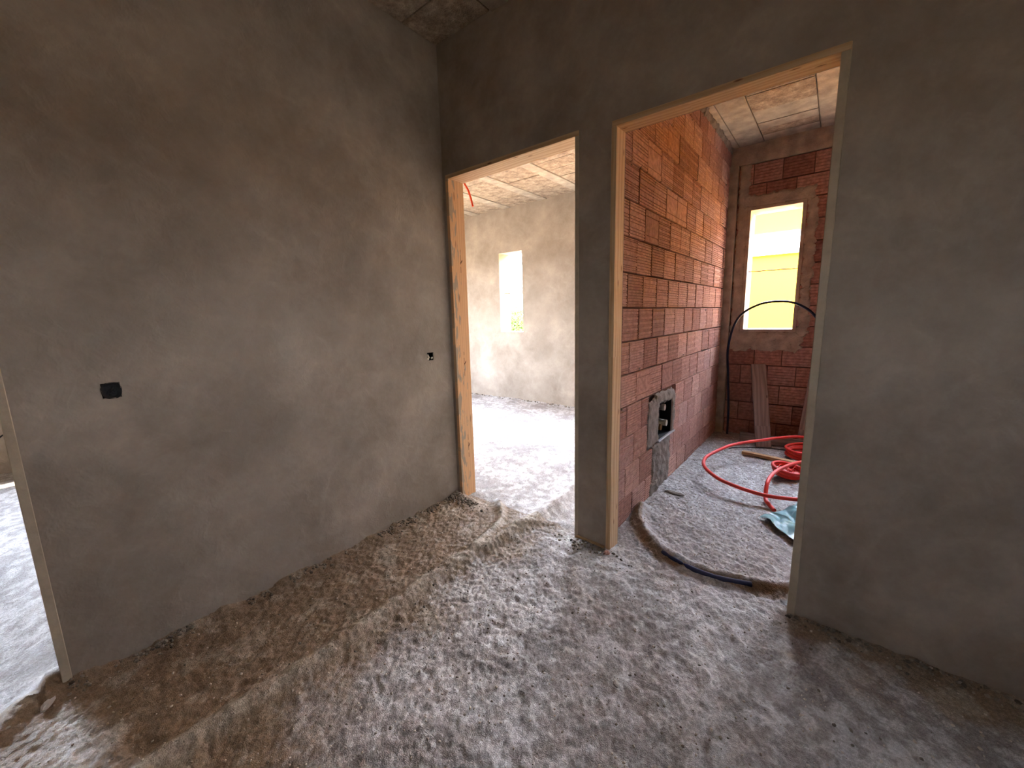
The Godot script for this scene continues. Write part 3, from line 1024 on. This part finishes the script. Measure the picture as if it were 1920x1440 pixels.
	pts = [Vector3(1.235, 0.03, -2.55), Vector3(1.225, 0.30, -2.58), Vector3(1.20, 0.62, -2.60), Vector3(1.185, 0.90, -2.60), Vector3(1.25, 1.17, -2.60), Vector3(1.41, 1.298, -2.60), Vector3(1.60, 1.325, -2.60), Vector3(1.74, 1.285, -2.60), Vector3(1.86, 1.18, -2.60), Vector3(1.98, 0.95, -2.61), Vector3(2.05, 0.55, -2.62), Vector3(2.08, 0.02, -2.60)]
	mb.tube(curve(pts, 16), 0.0105, 12)
	tag(obj("water_hose", mb, M.blue_hose), "dark blue hose standing in an arch before the bathroom window", "hose")
	mb = MB.new()
	pts = [Vector3(1.33, 0.010, -2.14), Vector3(1.37, 0.008, -2.20), Vector3(1.45, 0.008, -2.26), Vector3(1.58, 0.008, -2.33), Vector3(1.70, 0.008, -2.36), Vector3(1.90, 0.008, -2.38)]
	mb.tube(curve(pts, 10), 0.004, 8)
	tag(obj("wire", mb, M.black_wire), "thin black wire lying on the bathroom floor inside the red loop", "wire")

	# boards
	plank("board", "grey dusty board leaning on the brick wall under the window", "board", M.old_board, Vector3(0.125, 0.81, 0.022), between(Vector3(1.572, 0.012, -2.375), Vector3(1.44, 0.72, -2.70), Vector3(1, 0, -0.35)))
	plank("board", "brown board leaning beside the right door jamb", "board", M.old_board, Vector3(0.11, 0.80, 0.022), between(Vector3(1.862, 0.012, -2.525), Vector3(1.91, 0.72, -2.70), Vector3(1, 0, 0)))
	plank("board", "long board standing on edge along the foot of the far brick wall", "board", M.old_board, Vector3(0.025, 0.68, 0.085), between(Vector3(1.35, 0.048, -2.475), Vector3(2.05, 0.048, -2.475), Vector3(0, 0, 1)))
	plank("batten", "pale sawn batten lying on the bathroom floor inside the red loop", "batten", M.pale_batten, Vector3(0.045, 0.60, 0.026), between(Vector3(1.46, 0.018, -2.07), Vector3(2.03, 0.018, -1.97), Vector3(0, 0, 1)))

	# teal plastic sheet, crumpled on the floor
	mb = MB.new()
	var g := noise(131, 2.6, 2)
	var cor := [Vector3(1.745, 0.012, -0.845), Vector3(1.915, 0.008, -1.15), Vector3(2.16, 0.02, -1.02), Vector3(2.02, 0.02, -0.55)]
	for side in [0.0, 1.0]:
		gp = PackedVector3Array()
		for j in 35:
			for i in 35:
				var a := i / 34.0
				var b := j / 34.0
				var p: Vector3 = cor[0].lerp(cor[1], a).lerp(cor[3].lerp(cor[2], a), b)
				var fold: float = 0.05 * abs(g.get_noise_2d(a * 0.45 + 2.0, b * 0.45)) + 0.02 * abs(g.get_noise_2d(a * 0.9, b * 0.3 + 5.0))
				gp.append(p + Vector3(0.012 * g.get_noise_2d(b * 1.5, 4.0), fold * (0.25 + sin(PI * min(1.0, b * 1.2 + 0.1))) - 0.0012 * side, 0.02 * g.get_noise_2d(a * 2.0, 9.0)))
		mb.grid(34, 34, gp, Vector3.UP if side == 0.0 else Vector3.DOWN)
	tag(obj("plastic_sheet", mb, M.teal), "crumpled teal plastic sheet on the bathroom floor", "sheet")

	# pipe half buried in the curved mortar rib
	mb = MB.new()
	var arc := []
	for p in bath_arc: arc.append(Vector3(p.x + 0.004, 0.017, p.y + 0.026))
	mb.tube(curve(arc.slice(3, 7), 14), 0.0125, 10)
	tag(obj("buried_pipe", mb, M.blue_pipe), "dark blue pipe half buried in a curved mortar rib at the bathroom door", "pipe")
	# window-side stones on the floor
	var rng := RandomNumberGenerator.new()
	rng.seed = 77
	mb = MB.new()
	mb.lump(Vector3(1.215, 0.006, -0.90), Vector3(0.075, 0.013, 0.022), rng, 5, 9, 0.0)
	tag(obj("mortar_lump", mb, M.mortar), "flat brown lump of mortar at the foot of the chase", "lump")

	# conduit hanging from the bedroom ceiling
	mb = MB.new()
	mb.tube(curve([Vector3(-0.95, HR, -1.02), Vector3(-0.865, 2.64, -1.0), Vector3(-0.80, 2.49, -1.0), Vector3(-0.735, 2.385, -1.0), Vector3(-0.69, 2.25, -1.0)], 12), 0.0085, 10)
	tag(obj("conduit", mb, M.orange_conduit), "orange conduit hanging from the bedroom ceiling behind the door head", "conduit")

func build_hall_things() -> void:
	var rng := RandomNumberGenerator.new()
	# electrical boxes let into the left wall
	var t := thing("electrical_box", "oval dark grey electrical box near the left end of the hall wall", "electrical box", Vector3(0, 1.027, 1.647))
	var mb := MB.new()
	var f := noise(141, 30.0, 3)
	var gp := PackedVector3Array()
	for j in 9:
		for i in 29:
			var an := TAU * i / 28.0
			var q := j / 8.0
			var sx: float = sign(cos(an)) * pow(abs(cos(an)), 0.75)
			var sy: float = sign(sin(an)) * pow(abs(sin(an)), 0.75)
			var rr := 1.0 - q
			var wob := 1.0 + 0.09 * f.get_noise_2d(cos(an), sin(an)) * (1.0 - q)
			gp.append(Vector3(0.0025 - 0.013 * smoothstep(0.0, 0.35, q) + 0.004 * f.get_noise_2d(sx * rr, sy * rr), 0.0295 * sy * rr * wob, 0.0275 * sx * rr * wob))
	mb.grid(28, 8, gp, Vector3.RIGHT)
	obj("fill", mb, M.grey_box, t)
	mb = MB.new()
	mb.box(Vector3(-0.06, -0.026, -0.024), Vector3(-0.012, 0.026, 0.024), 0.003)
	obj("cup", mb, M.black_box, t)
	t = thing("electrical_box", "small broken electrical box beside the bedroom door", "electrical box", Vector3(0, 1.013, 0.181))
	mb = MB.new()
	mb.box(Vector3(-0.06, -0.025, -0.026), Vector3(-0.045, 0.025, 0.026), 0.002)
	mb.box(Vector3(-0.06, -0.025, -0.026), Vector3(-0.004, -0.022, 0.026), 0.001)
	mb.box(Vector3(-0.06, 0.022, -0.026), Vector3(-0.004, 0.025, 0.026), 0.001)
	mb.box(Vector3(-0.06, -0.025, -0.026), Vector3(-0.004, 0.025, -0.023), 0.001)
	mb.box(Vector3(-0.06, -0.025, 0.023), Vector3(-0.004, 0.025, 0.026), 0.001)
	obj("cup", mb, M.black_box, t)
	mb = MB.new()
	rng.seed = 12
	for k in 7: mb.lump(Vector3(rng.randf_range(-0.035, -0.006), rng.randf_range(-0.022, 0.008), rng.randf_range(-0.022, 0.022)), Vector3(0.009, 0.009, 0.011) * rng.randf_range(0.6, 1.2), rng)
	obj("mortar_fill", mb, M.crumb, t).set_meta("kind", "stuff")

	# droppings at the foot of the walls
	mb = MB.new()
	var mb2 := MB.new()
	rng.seed = 31
	for k in 1500:
		var p: Vector3
		var s := 0.0
		var w := rng.randf()
		if w < 0.45:
			p = Vector3(abs(rng.randfn(0.0, 0.028)), 0, rng.randf_range(0.02, 1.9)); s = rng.randf_range(0.002, 0.009)
		elif w < 0.60:
			p = Vector3(0.05 + rng.randfn(0.0, 0.07), 0, 0.02 + abs(rng.randfn(0.0, 0.05))); s = rng.randf_range(0.003, 0.011)
		elif w < 0.72:
			p = Vector3(rng.randf_range(X2R, 2.7), 0, abs(rng.randfn(0.0, 0.03))); s = rng.randf_range(0.002, 0.008)
		elif w < 0.80:
			p = Vector3(1.04 + rng.randfn(0.0, 0.09), 0, 0.01 + abs(rng.randfn(0.0, 0.05))); s = rng.randf_range(0.002, 0.009)
		elif w < 0.90:
			p = Vector3(rng.randf_range(-2.9, 0.9), 0, ZB + abs(rng.randfn(0.0, 0.03))); s = rng.randf_range(0.004, 0.014)
		else:
			p = Vector3(rng.randf_range(0.05, 2.6), 0, rng.randf_range(0.05, 2.2)); s = rng.randf_range(0.0015, 0.006)
		if w < 0.45 and fn_mid.get_noise_2d(p.z * 0.5, 3.0) < 0.02: continue
		var into := mb2 if p.z < -0.1 else mb
		if p.z < -0.1: p.z = max(p.z, ZB + s * 1.8)
		else: p = Vector3(max(p.x, s * 1.8), 0, max(p.z, s * 1.8))
		p.y = floor_y(p.x, p.z) + s * 0.3
		var tone := rng.randf_range(0.18, 0.55)
		into.col = Color(tone, tone * 0.97, tone * 0.93)
		into.lump(p, Vector3(s * rng.randf_range(0.8, 1.5), s * 0.8, s * rng.randf_range(0.8, 1.5)), rng)
	obj("mortar_crumbs", mb, M.crumb, hall_floor).set_meta("kind", "stuff")
	obj("mortar_crumbs", mb2, M.crumb, bed_floor).set_meta("kind", "stuff")

	# loose grit all over the floors
	mb = MB.new()
	mb2 = MB.new()
	rng.seed = 53
	for k in 5200:
		var bath := rng.randf() < 0.3
		var p := Vector3(rng.randf_range(1.12, 2.0), 0, rng.randf_range(-2.4, -0.15)) if bath else Vector3(rng.randf_range(0.06, 2.6), 0, rng.randf_range(0.03, 2.0))
		var s := 0.0012 + 0.0042 * pow(rng.randf(), 2.5)
		p.y = floor_y(p.x, p.z) + s * 0.35
		var tone := rng.randf_range(0.25, 1.3)
		var into := mb2 if bath else mb
		into.col = Color(tone, tone * 0.98, tone * 0.95)
		into.lump(p, Vector3(s * 1.3, s * 0.8, s), rng, 3, 4)
	obj("grit", mb, M.crumb, hall_floor).set_meta("kind", "stuff")
	obj("grit", mb2, M.crumb, bath_floor).set_meta("kind", "stuff")

	# single stones
	var stones := [[Vector3(0.055, 0, 1.945), Vector3(0.026, 0.013, 0.013), "pale oval pebble on the ridge at the left opening", M.stone], [Vector3(1.16, 0, 0.045), Vector3(0.020, 0.013, 0.017), "pinkish stone at the foot of the wall between the doors", M.brick[2]], [Vector3(1.52, 0, 0.73), Vector3(0.014, 0.009, 0.012), "buff pebble alone on the bare hall screed", M.stone]]
	rng.seed = 41
	for s in stones:
		mb = MB.new()
		mb.lump(Vector3.ZERO, s[1], rng, 5, 9)
		var o := obj("pebble", mb, s[3])
		o.position = s[0] + Vector3(0, floor_y(s[0].x, s[0].z) + s[1].y * 0.5, 0)
		tag(o, s[2], "stone")
	# sliver of wood wedged under the wall between the doors
	plank("wood_wedge", "sliver of pale wood wedged under the wall between the doors", "wedge", M.pale_batten, Vector3(0.018, 0.17, 0.008), between(Vector3(0.965, 0.026, 0.010), Vector3(1.125, 0.018, 0.012), Vector3(0, 0, 1)))
	# wire hanging on the wall of the left room
	mb = MB.new()
	mb.tube(curve([Vector3(XO + 0.012, 0.02, 2.10), Vector3(XO + 0.012, 0.22, 2.05), Vector3(XO + 0.012, 0.33, 1.98), Vector3(XO + 0.012, 0.40, 1.86)], 8), 0.006, 8)
	tag(obj("wire", mb, M.black_wire), "dark wire sagging on the sunlit wall of the left room", "wire")

func build_outdoors() -> void:
	var mb := MB.new()
	mb.box(Vector3(-40, -0.6, -40), Vector3(40, -0.35, 40))
	struct(obj("ground", mb, M.earth), "dry sandy ground outside the house", "ground")
	# the yellow house behind the bathroom
	var t := thing("neighbour_house", "yellow rendered house with a white band outside the bathroom window", "house", Vector3(3.2, -0.35, -5.5))
	mb = MB.new()
	mb.box(Vector3(-4.4, 0, -5), Vector3(4.4, 2.41, 0))
	obj("wall", mb, M.yellow, t)
	mb = MB.new()
	mb.box(Vector3(-4.45, 2.41, -5.05), Vector3(4.45, 2.72, 0.06), 0.01)
	obj("band", mb, M.white, t)
	mb = MB.new()
	mb.box(Vector3(-4.4, 2.72, -5), Vector3(4.4, 3.15, 0))
	obj("upper_wall", mb, M.yellow, t)
	mb = MB.new()
	mb.box(Vector3(-4.5, 3.15, -5.1), Vector3(4.5, 3.25, 0.1), 0.01)
	obj("roof_slab", mb, M.roof, t)
	# a tree beyond the slit window of the bedroom
	t = thing("tree", "leafy green tree seen through the bedroom slit window", "tree", Vector3(-8.9, -0.35, -12.0))
	mb = MB.new()
	mb.tube(curve([Vector3(0, 0, 0), Vector3(0.03, 0.4, 0.02), Vector3(-0.02, 0.8, 0), Vector3(0.02, 1.2, 0.03)], 5), 0.07, 8)
	for k in 5:
		var an := k * 1.3
		mb.tube(curve([Vector3(0, 0.7, 0), Vector3(0.2 * cos(an), 1.0, 0.2 * sin(an)), Vector3(0.45 * cos(an), 1.4, 0.45 * sin(an))], 5), 0.025, 6)
	obj("trunk", mb, M.bark, t)
	mb = MB.new()
	var rng := RandomNumberGenerator.new()
	rng.seed = 91
	for k in 3600:
		var d := Vector3(rng.randfn(), rng.randfn(), rng.randfn()).normalized() * pow(rng.randf(), 0.45)
		var p := Vector3(d.x * 0.85, 1.25 + d.y * 0.75, d.z * 0.85)
		var b := Basis.from_euler(Vector3(rng.randf() * TAU, rng.randf() * TAU, rng.randf() * TAU))
		var s := rng.randf_range(0.04, 0.08)
		mb.quad(p - b.x * s, p + b.z * s * 0.4, p + b.x * s, p - b.z * s * 0.4, b.y)
	obj("foliage", mb, M.leaf, t).set_meta("kind", "stuff")
